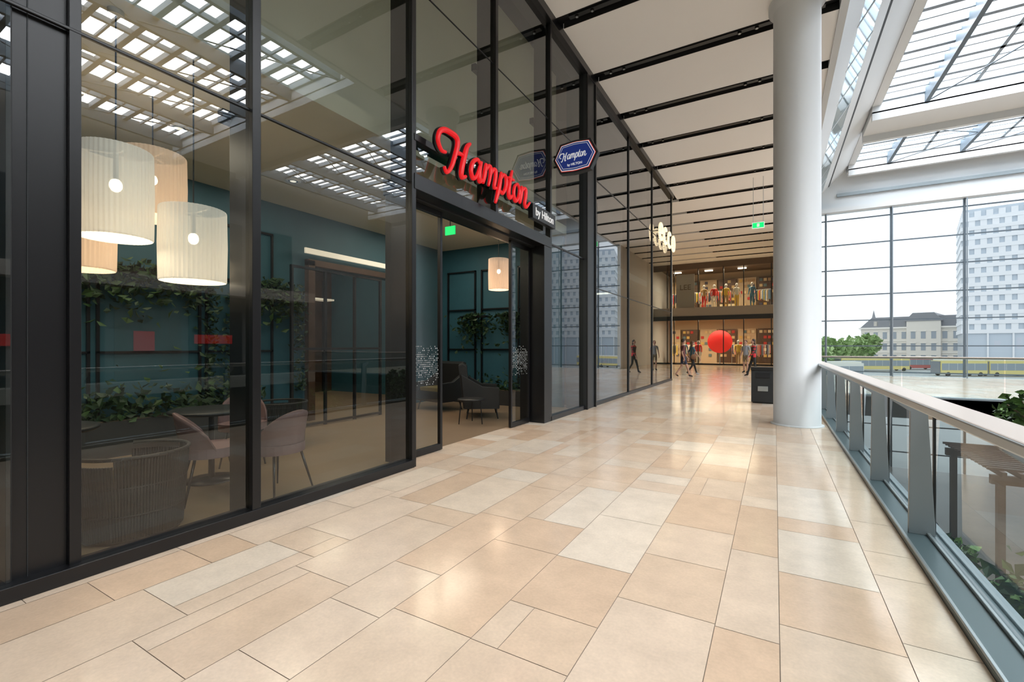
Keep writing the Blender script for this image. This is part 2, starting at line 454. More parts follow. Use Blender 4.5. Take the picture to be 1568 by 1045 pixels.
def pendant(x,y,zb,h,r,shade,ceil=HC,name='pendant_lamp',en=10):
    e=empty(name,(x,y,0))
    b=MB(); n=96; vs=[];fs=[]
    for j,(zz,rs) in enumerate(((zb,0.97),(zb+.01,.99),(zb+h*.5,1.01),(zb+h-.01,0.99),(zb+h,0.97))):
        for i in range(n):
            t=2*math.pi*i/n; rr=r*rs*(1+(0.014 if i%2 else -0.010))
            vs.append((rr*math.cos(t),rr*math.sin(t),zz))
    for j in range(4):
        for i in range(n): fs.append((j*n+i,j*n+(i+1)%n,(j+1)*n+(i+1)%n,(j+1)*n+i))
    b.add(vs,fs,shade,False)
    b.build('shade',parent=e)
    b=MB(); b.tube((0,0,zb+h-.02),(0,0,ceil-.03),.006,.006,M_blacks,8); b.tube((0,0,ceil-.04),(0,0,ceil),.05,.05,M_white,20)
    for a in (0,2.094,4.189): b.tube((0,0,zb+h-.03),(r*.97*math.cos(a),r*.97*math.sin(a),zb+h-.03),.004,.004,M_white,6)
    b.build('cord',parent=e)
    b=MB(); b.ball((0,0,zb+h*.6),(.04,.04,.05),M_bulb); b.tube((0,0,zb+h*.66),(0,0,zb+h-.02),.018,.018,M_blacks,8); b.build('bulb',parent=e)
    l=bpy.data.lights.new('lamp_glow','POINT'); l.energy=en; l.color=(1,.82,.62); l.shadow_soft_size=.12
    lo=bpy.data.objects.new('lamp_glow',l); lo.location=(0,0,zb+.12); COL.objects.link(lo); lo.parent=e
    return e
pendant(-4.25,1.46,2.20,.66,.225,M_shadew,en=8)
pendant(-4.33,2.02,1.95,.62,.245,M_shadew,en=8)
pendant(-5.2,2.07,2.63,.62,.27,M_shadeo)
pendant(-5.9,1.75,2.15,.62,.27,M_shadeo)
pendant(-5.12,8.3,2.60,.66,.22,M_shadeo,en=7)

def down(x,y):
    b=MB(); b.lathe((x,y,HC),[(0.07,-.012),(0.065,-.006),(0.001,-.006)],M_darkgrey,24); b.lathe((x,y,HC),[(0.045,-.014),(0.001,-.014)],M_down,16)
    b.lathe((x,y,HC),[(0.11,0),(0.11,-.012),(0.07,-.012)],M_white,24)
    b.build('recessed_downlight')
for p in ((-6.3,4.3),(-5.9,2.6),(-5.2,5.2),(-6.4,6.6),(-5.0,6.9),(-5.2,0.6)): down(*p)

def area(name,x,y,z,sx,sy,e,col=(1,.85,.66)):
    l=bpy.data.lights.new(name,'AREA'); l.shape='RECTANGLE'; l.size=sx; l.size_y=sy; l.energy=e; l.color=col
    o=bpy.data.objects.new(name,l); o.location=(x,y,z); COL.objects.link(o); return o
area('hotel_ceiling_light',-6.3,2.6,HC-.02,1.2,4.0,70)
area('hotel_ceiling_light',-6.3,7.4,HC-.02,1.2,2.4,50)
area('lobby_ceiling_light',-10,6.8,HC-.02,1.5,3,70)

def dining_chair(x,y,rot):
    b=MB()
    n=14; vs=[];fs=[]
    for j in range(9):
        t=j/8
        for i in range(n+1):
            a=math.pi*(1.0*i/n)
            r=.24+.02*t
            vs.append((r*math.cos(a), .04+r*math.sin(a)*(1+.15*t), .44+.34*t*(math.sin(a)**.6 if math.sin(a)>0 else 0)+.02))
    for j in range(8):
        for i in range(n): fs.append((j*(n+1)+i,j*(n+1)+i+1,(j+1)*(n+1)+i+1,(j+1)*(n+1)+i))
    b.add(vs,fs,M_pink,True)
    b.prism([(.24*math.cos(2*math.pi*i/24),(.24 if i<=12 else .22)*math.sin(2*math.pi*i/24)+.04) for i in range(24)],'z',.41,.47,M_pink)
    for sx in (-1,1):
        for sy in (-1,1):
            b.tube((sx*.15,.04+sy*.14,.42),(sx*.23,.04+sy*.23,0),.013,.009,M_black,8)
    b.path([(-.15,-.1,.40),(.15,-.1,.40),(.15,.18,.40),(-.15,.18,.40),(-.15,-.1,.40)],.01,M_black)
    o=b.build('dining_chair',loc=(x,y,0.004),rotz=rot)
    s=o.modifiers.new('sol','SOLIDIFY'); s.thickness=.018
    return o
dining_chair(-4.5,2.30,math.radians(160)); dining_chair(-4.15,2.62,math.radians(-80)); dining_chair(-5.5,3.1,math.radians(60))
def tub(x,y,rot,name='woven_tub_chair'):
    b=MB(); n=84
    for i in range(n):
        a=math.radians(-40+260*i/(n-1)); z=.62 if 20<math.degrees(a)<160 else .56
        p0=(.30*math.cos(a),.30*math.sin(a),.03); p1=(.34*math.cos(a),.34*math.sin(a),z)
        b.tube(p0,p1,.009,.009,M_wick,6)
    for z,r in ((.03,.30),(.2,.313),(.4,.325),(.61,.343)):
        pts=[(r*math.cos(math.radians(-40+260*i/30)),r*math.sin(math.radians(-40+260*i/30)),z) for i in range(31)]
        b.path(pts,.014 if z>.5 else .009,M_wick,8)
    b.lathe((0,0,0),[(.29,.0),(.29,.03),(.26,.03)],M_wick,32)
    b.lathe((0,0,0),[(.29,.30),(.30,.31),(.30,.34),(.001,.34)],M_wick,32)
    b.lathe((0,0,0),[(.27,.34),(.285,.37),(.285,.41),(.25,.43),(.001,.435)],M_must,32)
    return b.build(name,loc=(x,y,.004),rotz=rot)
tub(-4.2,1.55,math.radians(-60)); tub(-6.0,3.9,math.radians(-30))
def table(x,y):
    b=MB(); b.lathe((0,0,0),[(.001,.70),(.36,.70),(.38,.715),(.38,.73),(.36,.74),(.001,.74)],M_blacks,40)
    b.tube((0,0,.02),(0,0,.70),.03,.025,M_black,16); b.lathe((0,0,0),[(.24,0),(.24,.012),(.05,.03),(.001,.03)],M_black,32)
    return b.build('bistro_table',loc=(x,y,.004))
table(-5.1,2.55); table(-5.1,1.25)
def armchair(x,y,rot):
    b=MB()
    b.box(-.36,.36,-.33,.30,.20,.42,M_blacks)
    b.prism([(.22,.2),(.36,.2),(.46,1.02),(.38,1.05),(.30,1.0)],'x',-.36,.36,M_blacks)
    for s in (-1,1):
        b.prism([(-.32,.2),(.34,.2),(.40,.85),(.28,.78),(.0,.62),(-.32,.60)],'x',s*.36,s*.45,M_blacks)
        for q in (-.26,.26): b.tube((s*.34,q,.2),(s*.38,q*1.15,0),.018,.012,M_black,8)
    b.box(-.3,.3,-.31,.2,.42,.50,M_must)
    return b.build('lounge_armchair',.03,loc=(x,y,.004),rotz=rot)
armchair(-5.05,7.55,math.radians(125)); armchair(-6.4,7.9,math.radians(-10))
b=MB(); b.lathe((0,0,0),[(.001,.42),(.24,.42),(.25,.43),(.24,.445),(.001,.445)],M_blacks,28)
for a in (0,2.1,4.2): b.tube((.2*math.cos(a),.2*math.sin(a),.42),(.24*math.cos(a),.24*math.sin(a),0),.01,.01,M_black,8)
b.build('side_table',loc=(-4.75,6.75,.004))
b=MB(); b.box(-4.75,-4.55,6.0,6.02,3.24,3.38,M_exit); b.box(-4.655,-4.645,6.005,6.015,3.38,HC,M_blacks); b.build('exit_sign')

b=MB(); b.box(-9,FX-.1,10.1,19.3,0,.005,M_hfloor); b.build('floor_shop')
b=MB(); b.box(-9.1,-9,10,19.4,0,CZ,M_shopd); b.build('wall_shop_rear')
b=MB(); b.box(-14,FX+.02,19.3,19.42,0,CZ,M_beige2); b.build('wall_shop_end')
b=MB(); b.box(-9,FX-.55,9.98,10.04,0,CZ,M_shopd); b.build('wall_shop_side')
b=MB(); b.box(-9,FX-.3,10.05,19.3,3.5,3.7,M_beige2); b.build('ceiling_shop')
for y in (11.5,14.5,17.5):
    b=MB(); b.box(-6.6,-5.6,y-.15,y+.15,3.47,3.5,M_lightp); b.build('ceiling_light_panel')
def rack(x,y,z,rot=0,n=16,L=1.4,name='clothing_rack'):
    b=MB()
    b.path([(-L/2,0,0),(-L/2,0,1.5),(L/2,0,1.5),(L/2,0,0)],.015,M_steel)
    for s in (-1,1): b.tube((s*L/2,-.25,.02),(s*L/2,.25,.02),.015,.015,M_steel)
    pals=[(.5,.05,.05),(.75,.72,.65),(.05,.06,.1),(.6,.45,.1),(.15,.25,.4),(.4,.3,.2),(.7,.3,.25),(.1,.1,.1)]
    for i in range(n):
        xx=-L/2+.08+(L-.16)*i/(n-1); c=random.choice(pals); m=mat('cloth_%d'%(pals.index(c)),c,.8)
        h=random.uniform(.6,.9)
        b.prism([(-.06,1.46),(.06,1.46),(.22,1.38),(.20,1.46-h),(-.20,1.46-h),(-.22,1.38)],'x',xx-.018,xx+.018,m)
    return b.build(name,loc=(x,y,z),rotz=rot)
for (x,y) in ((-6,12),(-6.5,14.5),(-6,17)): rack(x,y,.005,math.radians(90))

# ------------------------------------------------------------------ red script sign
def catmull(p,seg=6):
    out=[]; n=len(p)
    for i in range(n-1):
        p0=p[max(i-1,0)];p1=p[i];p2=p[i+1];p3=p[min(i+2,n-1)]
        for k in range(seg):
            t=k/seg
            out.append(tuple(0.5*((2*p1[j])+(-p0[j]+p2[j])*t+(2*p0[j]-5*p1[j]+4*p2[j]-p3[j])*t*t+(-p0[j]+3*p1[j]-3*p2[j]+p3[j])*t**3) for j in (0,1)))
    out.append(p[-1]); return out
STROKES=[
 ([(-.55,.42),(-.85,.40),(-1.15,.72),(-1.12,1.12),(-.82,1.34),(-.3,1.38),(0.03,1.30),(0.14,1.0),(0.06,0.4),(-.08,-.15),(-.32,-.42),(-.52,-.22)],1.10),
 ([(1.04,1.45),(.84,1.22),(.74,.75),(.66,.10),(.74,-.28),(1.05,-.15)],1.2),
 ([(.0,.55),(.4,.72),(.78,.68)],.8),
 ([(2.02,.80),(1.75,.95),(1.42,.67),(1.36,.23),(1.58,-.05),(1.85,.15),(2.02,.75)],1.0),
 ([(2.1,.95),(2.03,.40),(2.12,-.02),(2.36,.12)],1.1),
 ([(2.48,1.0),(2.47,.5),(2.45,-.02)],1.1),
 ([(2.48,.5),(2.68,.93),(2.9,.93),(2.96,.55),(2.93,0)],1.0),
 ([(2.96,.5),(3.16,.93),(3.38,.93),(3.44,.55),(3.43,.08),(3.68,.12)],1.0),
 ([(3.92,1.05),(3.86,.2),(3.72,-.65)],1.15),
 ([(3.9,.55),(4.12,.98),(4.42,.9),(4.5,.45),(4.28,.02),(3.95,.12)],1.0),
 ([(4.95,1.5),(4.84,.8),(4.84,.15),(5.05,0),(5.25,.18)],1.1),
 ([(4.62,1.03),(5.28,1.06)],.75),
 ([(5.65,1.0),(5.38,.72),(5.38,.25),(5.62,0),(5.9,.25),(5.92,.75),(5.65,1.0)],1.0),
 ([(6.15,1.0),(6.15,.5),(6.13,0)],1.1),
 ([(6.15,.5),(6.36,.93),(6.62,.93),(6.68,.55),(6.66,.12),(6.9,-.02),(7.25,.35)],1.0)]
def script_curve(name,fn,scale_r,m,parent):
    cu=bpy.data.curves.new(name,'CURVE'); cu.dimensions='3D'; cu.bevel_depth=scale_r; cu.bevel_resolution=3; cu.use_fill_caps=True
    for st,w in STROKES:
        pts=catmull(st); sp=cu.splines.new('POLY'); sp.points.add(len(pts)-1)
        for i,p in enumerate(pts):
            q=fn(p[0]+.22*p[1],p[1]); sp.points[i].co=(*q,1)
            t=i/(len(pts)-1); sp.points[i].radius=w*(0.60+0.5*math.sin(math.pi*t))
    cu.materials.append(m)
    o=bpy.data.objects.new(name,cu); COL.objects.link(o); o.parent=parent; return o
sg=empty('red_script_sign')
SX=0.280; SY=0.285
script_curve('letters',lambda a,c:(FX+.20,4.50+a*SX,3.63+c*SY),.029,M_red,sg)
script_curve('letter_returns',lambda a,c:(FX+.160,4.50+a*SX,3.63+c*SY),.038,M_black,sg)
b=MB()
b.box(FX+.07,FX+.12,4.4,6.9,3.76,3.80,M_black)
b.box(FX+.08,FX+.17,6.72,7.62,3.54,3.78,M_black)
for y in (4.6,5.4,6.2,7.0): b.tube((FX+.065,y,3.79),(FX+.13,y,3.79),.012,.012,M_black)
b.build('mounting_rail',.004,parent=sg)
def text(name,s,size,loc,rot,m,ext=.004,parent=None,shear=0):
    cu=bpy.data.curves.new(name,'FONT'); cu.body=s; cu.size=size; cu.extrude=ext; cu.align_x='CENTER'; cu.align_y='CENTER'; cu.shear=shear; cu.offset=size*.008
    cu.materials.append(m); o=bpy.data.objects.new(name,cu); o.location=loc; o.rotation_euler=rot; COL.objects.link(o)
    if parent: o.parent=parent
    return o
H90=math.pi/2
text('small_lettering','by Hilton',.19,(FX+.175,7.17,3.66),(H90,0,H90),M_signw,parent=sg)

hs=empty('hexagonal_blade_sign')
def hexp(cx,cz,w,h,k=.16): return [(cx-w/2,cz),(cx-w/2+k*w,cz+h/2*.92),(cx-.05*w,cz+h/2),(cx+.05*w,cz+h/2),(cx+w/2-k*w,cz+h/2*.92),(cx+w/2,cz),(cx+w/2-k*w,cz-h/2*.92),(cx+.05*w,cz-h/2),(cx-.05*w,cz-h/2),(cx-w/2+k*w,cz-h/2*.92)]
hx,hz,hy=FX+.46,4.90,7.85
b=MB()
b.prism(hexp(hx,hz,.88,.60),'y',hy,hy+.12,M_darkgrey)
for s,(ya,yb) in ((-1,(hy-.006,hy)),(1,(hy+.12,hy+.126))): b.prism(hexp(hx,hz,.80,.53),'y',ya,yb,M_red)
b.prism(hexp(hx,hz,.785,.515),'y',hy-.010,hy-.006,M_signw)
b.prism(hexp(hx,hz,.755,.485),'y',hy-.014,hy-.010,M_blue)
b.prism(hexp(hx,hz,.70,.44),'y',hy-.016,hy-.014,M_signw)
b.prism(hexp(hx,hz,.685,.425),'y',hy-.018,hy-.016,M_blue)
b.prism(hexp(hx,hz,.76,.49),'y',hy+.126,hy+.130,M_blue)
b.tube((FX+.005,hy+.06,hz+.1),(hx-.3,hy+.06,hz+.1),.02,.02,M_blacks); b.tube((FX+.005,hy+.06,hz-.1),(hx-.3,hy+.06,hz-.1),.02,.02,M_blacks)
b.build('sign_case',parent=hs)
script_curve('face_script',lambda a,c:(hx-.235+a*.0640,hy-.022,hz-.03+c*.085),.0072,M_signw,hs)
text('face_small_text','by HILTON',.06,(hx,hy-.022,hz-.145),(H90,0,0),M_signw,parent=hs)

ws=empty('illuminated_letter_sign')
def arc(cy,cz,r,rr,a0,a1,extra=None):
    b=MB(); n=18
    pts=[(FX+.16,cy+r*math.cos(math.radians(a0+(a1-a0)*i/n)),cz+rr*math.sin(math.radians(a0+(a1-a0)*i/n))) for i in range(n+1)]
    b.path(pts,.045,M_warm,8)
    if extra: b.path(extra,.04,M_warm,8)
    b.tube((FX+.005,cy-r,cz),(FX+.15,cy-r,cz),.015,.015,M_blacks,8)
    b.build('letter',parent=ws)
lz=5.45
for i,cy in enumerate((16.6,17.35,18.1,18.85)):
    if i==0: arc(cy,lz,.24,.29,0,320,[(FX+.16,cy-.24,lz),(FX+.16,cy+.24,lz)])
    elif i<3: arc(cy,lz,.24,.29,45,315)
    else: arc(cy,lz,.24,.29,0,360)

# ------------------------------------------------------------------ column
b=MB()
b.lathe((.34,9.55,0),[(.41,0),(.41,.015),(.39,.02),(.365,.03),(.365,CZ-.18),(.385,CZ-.16),(.44,CZ-.12),(.44,CZ)],M_colm,64)
b.build('round_column')
b=MB()
b.box(-.50,.0,12.6,13.0,0.03,.80,M_darkgrey); b.box(-.47,-.03,12.63,12.97,0,.03,M_blacks)
b.box(-.51,.01,12.59,13.01,.80,.88,M_blacks)
b.box(-.40,-.10,12.585,12.60,.62,.74,M_dark); b.box(-.36,-.14,12.58,12.592,.30,.42,M_steel)
b.build('litter_bin',.015)

# ------------------------------------------------------------------ railing
def rail_run(name,pts_axis,a,c,pos,posts,plates=True):
    e=empty(name)
    def bx(b,u0,u1,v0,v1,z0,z1,m):
        if pts_axis=='y': b.box(pos+u0,pos+u1,v0,v1,z0,z1,m)
        else: b.box(v0,v1,pos-u1,pos-u0,z0,z1,m)
    b=MB(); bx(b,0,.25,a,c,-.02,.03,M_chan); bx(b,.0,.02,a,c,.03,.045,M_steel); bx(b,.15,.17,a,c,.03,.05,M_steel); bx(b,.22,.27,a,c,-.56,.045,M_greypaint); b.build('base_channel',.004,parent=e)
    b=MB(); bx(b,-.15,.0,a,c,1.075,1.105,M_wood); bx(b,-.155,-.140,a,c,1.06,1.102,M_steel); bx(b,-.12,-.03,a,c,1.045,1.075,M_steel); b.build('handrail',.008,parent=e)
    b=MB()
    if plates:
        for p in posts:
            b.prism([(pos+.05,.03),(pos+.20,.03),(pos+.155,.98),(pos+.04,1.02),(pos-.05,1.05),(pos-.05,1.0),(pos+.06,.92)],'y',p-.018,p+.018,M_post)
        b.build('posts',.003,parent=e)
    b=MB(); 
    x=pos+.195 if pts_axis=='y' else pos-.195
    ps=sorted([a]+list(posts)+[c])
    for i in range(len(ps)-1):
        if pts_axis=='y': b.quad([(x,ps[i]+.012,.04),(x,ps[i+1]-.012,.04),(x,ps[i+1]-.012,1.0),(x,ps[i]+.012,1.0)],G_rail)
        else: b.quad([(ps[i]+.012,x,.04),(ps[i+1]-.012,x,.04),(ps[i+1]-.012,x,1.07),(ps[i]+.012,x,1.07)],G_rail)
    b.build('glass_panels',parent=e)
    if plates:
        b=MB()
        for p in posts: b.box(pos+.188,pos+.202,p-.014,p+.014,.04,1.0,M_blacks)
        b.build('glass_clamps',parent=e)
rail_run('glass_railing','y',-9,16.2,RX-.02,[4.36+1.52*i for i in range(-8,8) if i!=-1]+[2.45])
rail_run('glass_railing','x',RX+.3,14.9,16.27,[1.0+2.0*i for i in range(1,7)],False)

# ------------------------------------------------------------------ atrium roof
RZ=10.0
b=MB()
def strip(x0,z0,x1,z1,m,y0=-9,y1=ENDY): b.quad([(x0,y0,z0),(x0,y1,z0),(x1,y1,z1),(x1,y0,z1)],m)
strip(1.15,CZ-.04,1.30,CZ+.2,M_roofw); strip(1.30,CZ+.2,1.52,CZ+.55,M_roofw)
strip(1.52,CZ+.55,2.0,8.85,G_clr); 
strip(2.0,8.85,2.25,9.15,M_roofw); strip(2.25,9.15,2.31,9.19,M_blacks); strip(2.31,9.19,2.95,9.85,M_roofw); strip(2.95,9.85,3.05,RZ,M_roofw)
for y in [-8+1.8*i for i in range(20)]: b.prism([(1.5,CZ+.5),(2.02,8.86),(2.0,8.9),(1.48,CZ+.56)],'y',y,y+.06,M_roofw)
b.build('wall_atrium_bulkhead')
b=MB()
blocks=[(-8.4,-1.2),(.8,9.6),(12.4,20.4),(22.6,26.4)]
XE=15.0
prev=-9
for (a,c) in blocks:
    b.box(3.0,XE,prev,a,RZ-.35,RZ+.2,M_roofw); prev=c
    b.box(3.0,3.25,a,c,RZ-.1,RZ+.25,M_roofw)
b.box(3.0,XE,prev,ENDY,RZ-.35,RZ+.2,M_roofw)
for (a,c) in blocks:
    n=max(2,round((c-a)/1.0)); st=(c-a)/n
    for i in range(n+1): b.box(3.2,XE,a+i*st-.07,a+i*st+.07,RZ+.02,RZ+.20,M_roofg)
    for i in range(n): b.box(3.2,XE,a+(i+.5)*st-.025,a+(i+.5)*st+.025,RZ+.05,RZ+.13,M_roofg)
    x=3.25; k=0
    while x<XE:
        b.box(x-.05,x+.05,a,c,RZ+.02,RZ+.16,M_roofd if k%2 else M_roofg)
        if k%2: b.box(x-.06,x+.06,a-.3,c+.3,RZ-.32,RZ+.02,M_roofd)
        x+=1.22; k+=1
for (a,c) in blocks:
    b.box(3.0,XE,c+.0,c+.18,RZ-.6,RZ-.3,M_roofw); b.box(3.0,XE,a-.18,a,RZ-.6,RZ-.3,M_roofw)
    x=3.25+1.22
    while x<XE-2.5:
        b.tube((x,a,RZ-.3),(x+2.44,(a+c)/2,RZ-.25),.018,.018,M_roofd,6); b.tube((x+2.44,(a+c)/2,RZ-.25),(x,c,RZ-.3),.018,.018,M_roofd,6); x+=2.44
b.build('atrium_skylight_roof')
LS=12.5
for (a,c) in blocks:
    sx=XE-3.2; sy=c-a
    area('skylight_fill_light',3.2+sx/2,(a+c)/2,RZ+.30,sx,sy,LS*math.pi*sx*sy,(.975,.988,1.0))  # added area light above each skylight, far brighter than the sky itself

# end glazing
b=MB()
b.box(RX,XE,ENDY,ENDY+.3,7.85,RZ+.2,M_roofw); b.box(RX,XE,ENDY-.25,ENDY,7.85,8.05,M_roofw); b.box(2.6,XE,ENDY-.12,ENDY,8.6,8.75,M_greypaint)
b.box(RX,XE,ENDY-.1,ENDY+.3,-.6,0.02,M_roofw)
b.build('wall_atrium_end')
w3=empty('window_3')
b=MB()
xs=[-.33+2.5*i for i in range(1,7)]
for x in xs: b.box(x-.035,x+.035,ENDY+.02,ENDY+.14,-4.2,7.85,M_roofd); b.tube((x,ENDY-.25,0),(x,ENDY-.25,7.8),.022,.022,M_roofg,8)
z=7.5
while z>-4.2:
    b.box(RX,XE,ENDY+.04,ENDY+.11,z-.025,z+.025,M_roofd); z-=1.22
b.build('mullions',parent=w3)
b=MB(); b.quad([(RX,ENDY+.06,-4.2),(XE,ENDY+.06,-4.2),(XE,ENDY+.06,7.85),(RX,ENDY+.06,7.85)],G_clear); b.build('panes',parent=w3)
box('wall_right',RX,RX+.2,ENDY+.3,SHOPY+6,-.5,CZ+.4,M_white)

b=MB()
b.box(XE,XE+.3,-9,ENDY,-4.3,RZ+.2,M_opp)
b.build('wall_atrium_opposite')
b=MB()
for z0 in (0.0,4.2):
    b.box(XE-.9,XE-.01,-8.9,15.9,z0-.5,z0,M_slabf)
    for k,y in enumerate([-8+2.6*i for i in range(9)]):
        b.box(XE-.06,XE-.01,y,y+2.3,z0+.05,z0+3.0,[M_shopd,M_darkgrey,M_darkgrey][k%3])
b.box(XE-.12,XE-.06,8.2,8.9,1.2,2.0,M_rsign); b.box(XE-.12,XE-.06,10.4,12.0,1.5,1.9,M_rsign); b.box(XE-.12,XE-.06,4.4,5.3,1.4,1.8,M_rsign)
b.build('gallery_shopfronts')
box('wall_back',-14,XE,-9.3,-9,-4.3,RZ+.2,M_beige2)

# ------------------------------------------------------------------ end shops (2 storeys)
b=MB()
SD=SHOPY+6
b.box(-14,RX-.02,SHOPY+.12,SD,3.75,4.15,M_shopw)
b.build('floor_upper_shop')
box('wall_shop_back',-14,RX,SD,SD+.2,-.1,CZ+.3,M_shopw)
box('wall_left_hall',-14.2,-14,19.4,SD,0,CZ,M_beige2)
box('floor_end_shop',-14,RX,SHOPY,SD,-.1,0.0,M_shopw)
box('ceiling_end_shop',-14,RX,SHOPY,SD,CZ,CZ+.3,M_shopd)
wf=empty('window_4')
b=MB()
b.box(-14,RX,SHOPY-.05,SHOPY+.1,3.62,4.25,M_slabf); b.box(-14,RX,SHOPY-.08,SHOPY,3.3,3.62,M_darkgrey)
b.box(-14,RX,SHOPY-.02,SHOPY+.1,7.1,CZ,M_shopd)
b.box(-14,RX,SHOPY-.02,SHOPY+.1,0,.12,M_darkgrey)
for x in [-13.5,-11.5,-9,-6.6,-4.9,-3.2,-1.9,-.2]:
    b.box(x-.03,x+.03,SHOPY-.02,SHOPY+.06,0,3.5,M_darkgrey); b.box(x-.03,x+.03,SHOPY-.02,SHOPY+.06,4.2,7.2,M_darkgrey)
b.build('frame',parent=wf)
b=MB(); b.quad([(-14,SHOPY+.02,.12),(RX,SHOPY+.02,.12),(RX,SHOPY+.02,3.5),(-14,SHOPY+.02,3.5)],G_clear)
b.quad([(-14,SHOPY+.02,4.2),(RX,SHOPY+.02,4.2),(RX,SHOPY+.02,7.2),(-14,SHOPY+.02,7.2)],G_clear)
b.build('panes',parent=wf)
adb=empty('advertising_board')
b=MB(); b.box(-6.5,-5.2,SHOPY+.3,SHOPY+.34,4.2,6.8,M_slabf); b.build('board',parent=adb)
text('lettering','LEE',.55,(-5.85,SHOPY+.29,5.8),(H90,0,0),M_shopd,parent=adb)
b=MB(); b.lathe((0,0,0),[(.001,0),(.85,0),(.85,.08),(.001,.08)],M_redp,48); b.tube((0,-.85,.04),(0,-1.65,.04),.03,.03,M_steel,8); b.box(-.4,.4,-1.72,-1.64,-.2,.3,M_steel)
o=b.build('round_red_display'); o.rotation_euler=(H90,0,0); o.location=(-3.55,SHOPY+1.2,1.72)
for z in (3.70,7.45):
    for x in (-12,-9.5,-7,-4.6,-2.2):
        b=MB(); b.box(x-.3,x+.3,SHOPY+1.0,SHOPY+1.2,z-.02,z+.04,M_lightp); b.box(x-.3,x+.3,SHOPY+3.5,SHOPY+3.8,z-.02,z+.04,M_lightp); b.build('ceiling_light_panel')
for (x,z) in ((-8,3.4),(-3.3,3.4),(-8,7.1),(-3.3,7.1)):
    area('shop_light',x,SHOPY+1.6,z,4.5,1.6,280,(1,.80,.54))
for z in (0.0,4.15):
    for x in (-7.6,-5.8,-4.9 if z else -2.2,-.9,-3.6 if z else -9.4): rack(x,SHOPY+2.6+random.random(),z,math.radians(random.choice([0,15,-20])))
b=MB()
for z0 in (0,4.15):
    for k,x in enumerate([-8.4+1.45*i for i in range(6)]):
        m=[M_shopw,M_bronze][k%2]
        b.box(x,x+1.3,SD-.45,SD-.02,z0,z0+2.8,m)
        for zz in (.5,1.0,1.5,2.0,2.45):
            for j in range(4):
                if random.random()<.35: continue
                c=random.choice([(.5,.05,.04),(.7,.6,.4),(.08,.08,.12),(.6,.40,.12),(.12,.18,.2),(.4,.26,.14),(.6,.45,.25)])
                b.box(x+.08+j*.3,x+.30+j*.3,SD-.52,SD-.42,z0+zz,z0+zz+.22,mat('fold_%.2f_%.2f'%(c[0],c[2]),c,.8))
b.build('shop_shelving')

b=MB()
b.box(-.72,-.32,18.78,18.83,5.68,5.90,M_exitw); b.box(-.70,-.34,18.775,18.78,5.70,5.88,M_exit)
b.box(-.56,-.48,18.77,18.776,5.73,5.85,M_exitw)
for x in (-.68,-.36): b.tube((x,18.8,5.9),(x,18.8,CZ+.02),.008,.008,M_steel,6)
b.build('hanging_exit_sign')

# ------------------------------------------------------------------ lower level
LZ=-4.2
b=MB(); b.box(RX-2,XE,-9,ENDY,LZ-.2,LZ,mat('lower_floor_stone',(.32,.28,.24),.25,noise=.08,nscale=.8)); b.build('floor_lower')
box('wall_lower_under_gallery',RX-2.2,RX-2,-9,ENDY,LZ,-.55,M_shopw)
def tree(x,y,z,h,r,n=900,name='indoor_tree',pot=True,leaf=.16,lm=None):
    b=MB()
    if pot:
        b.lathe((x,y,z),[(.001,0),(.38,0),(.50,.7),(.46,.7),(.44,.62),(.001,.62)],M_potw,32)
    b.tube((x,y,z+.5 if pot else z),(x,y,z+h-r),.07,.05,M_bark)
    for i in range(9):
        a=i*2.4; el=random.uniform(.3,1.2)
        b.tube((x,y,z+h-r*1.5+i*.05),(x+r*.8*math.cos(a)*math.cos(el),y+r*.8*math.sin(a)*math.cos(el),z+h-r+r*.8*math.sin(el)),.03,.01,M_bark,6)
    def f():
        d=Vector((random.gauss(0,1),random.gauss(0,1),random.gauss(0,1))).normalized()*r*random.random()**.35
        return (x+d.x,y+d.y,z+h-r+d.z*.9)
    b.leaves(f,n,leaf,lm or [M_green1,M_green2,M_green2,M_green3])
    return b.build(name)
tree(4.15,11.9,LZ,4.9,.66,420)
tree(6.5,10.5,LZ,4.3,.8,500)
tree(3.5,10.4,LZ,1.9,.5,380,'potted_shrub',leaf=.2)
tree(2.75,11.4,LZ,2.1,.5,380,'potted_shrub',leaf=.2)
b=MB()
px0,px1,py0,py1,pz=3.95,9.5,12.9,15.7,-1.4
M_perg=mat('pergola_timber',(.05,.03,.025),.5)
for x in (px0,(px0+px1)/2,px1):
    for y in (py0,py1): b.box(x-.06,x+.06,y-.06,y+.06,LZ,pz,M_perg)
for y in (py0,py1): b.box(px0-.15,px1+.15,y-.06,y+.06,pz,pz+.18,M_perg)
for i in range(22): 
    x=px0+(px1-px0)*i/21; b.box(x-.035,x+.035,py0-.2,py1+.2,pz+.18,pz+.28,M_perg)
for i in range(14):
    y=py0+(py1-py0)*i/13; b.box(px0-.2,px1+.2,y-.03,y+.03,pz+.28,pz+.33,M_perg)
b.build('cafe_pergola')
planter(1.9,4.0,8.8,9.6,1.3,.9,1500,.24,z=LZ,m=M_pot,lm=[M_green1,M_green3,M_green1,M_green2])
planter(1.8,4.4,5.6,6.5,1.2,.9,1200,.26,z=LZ,m=M_pot,lm=[M_green1,M_green3,M_green1,M_green2])
planter(1.6,2.2,9.9,12.6,.8,.6,700,.22,z=LZ,m=M_potw)
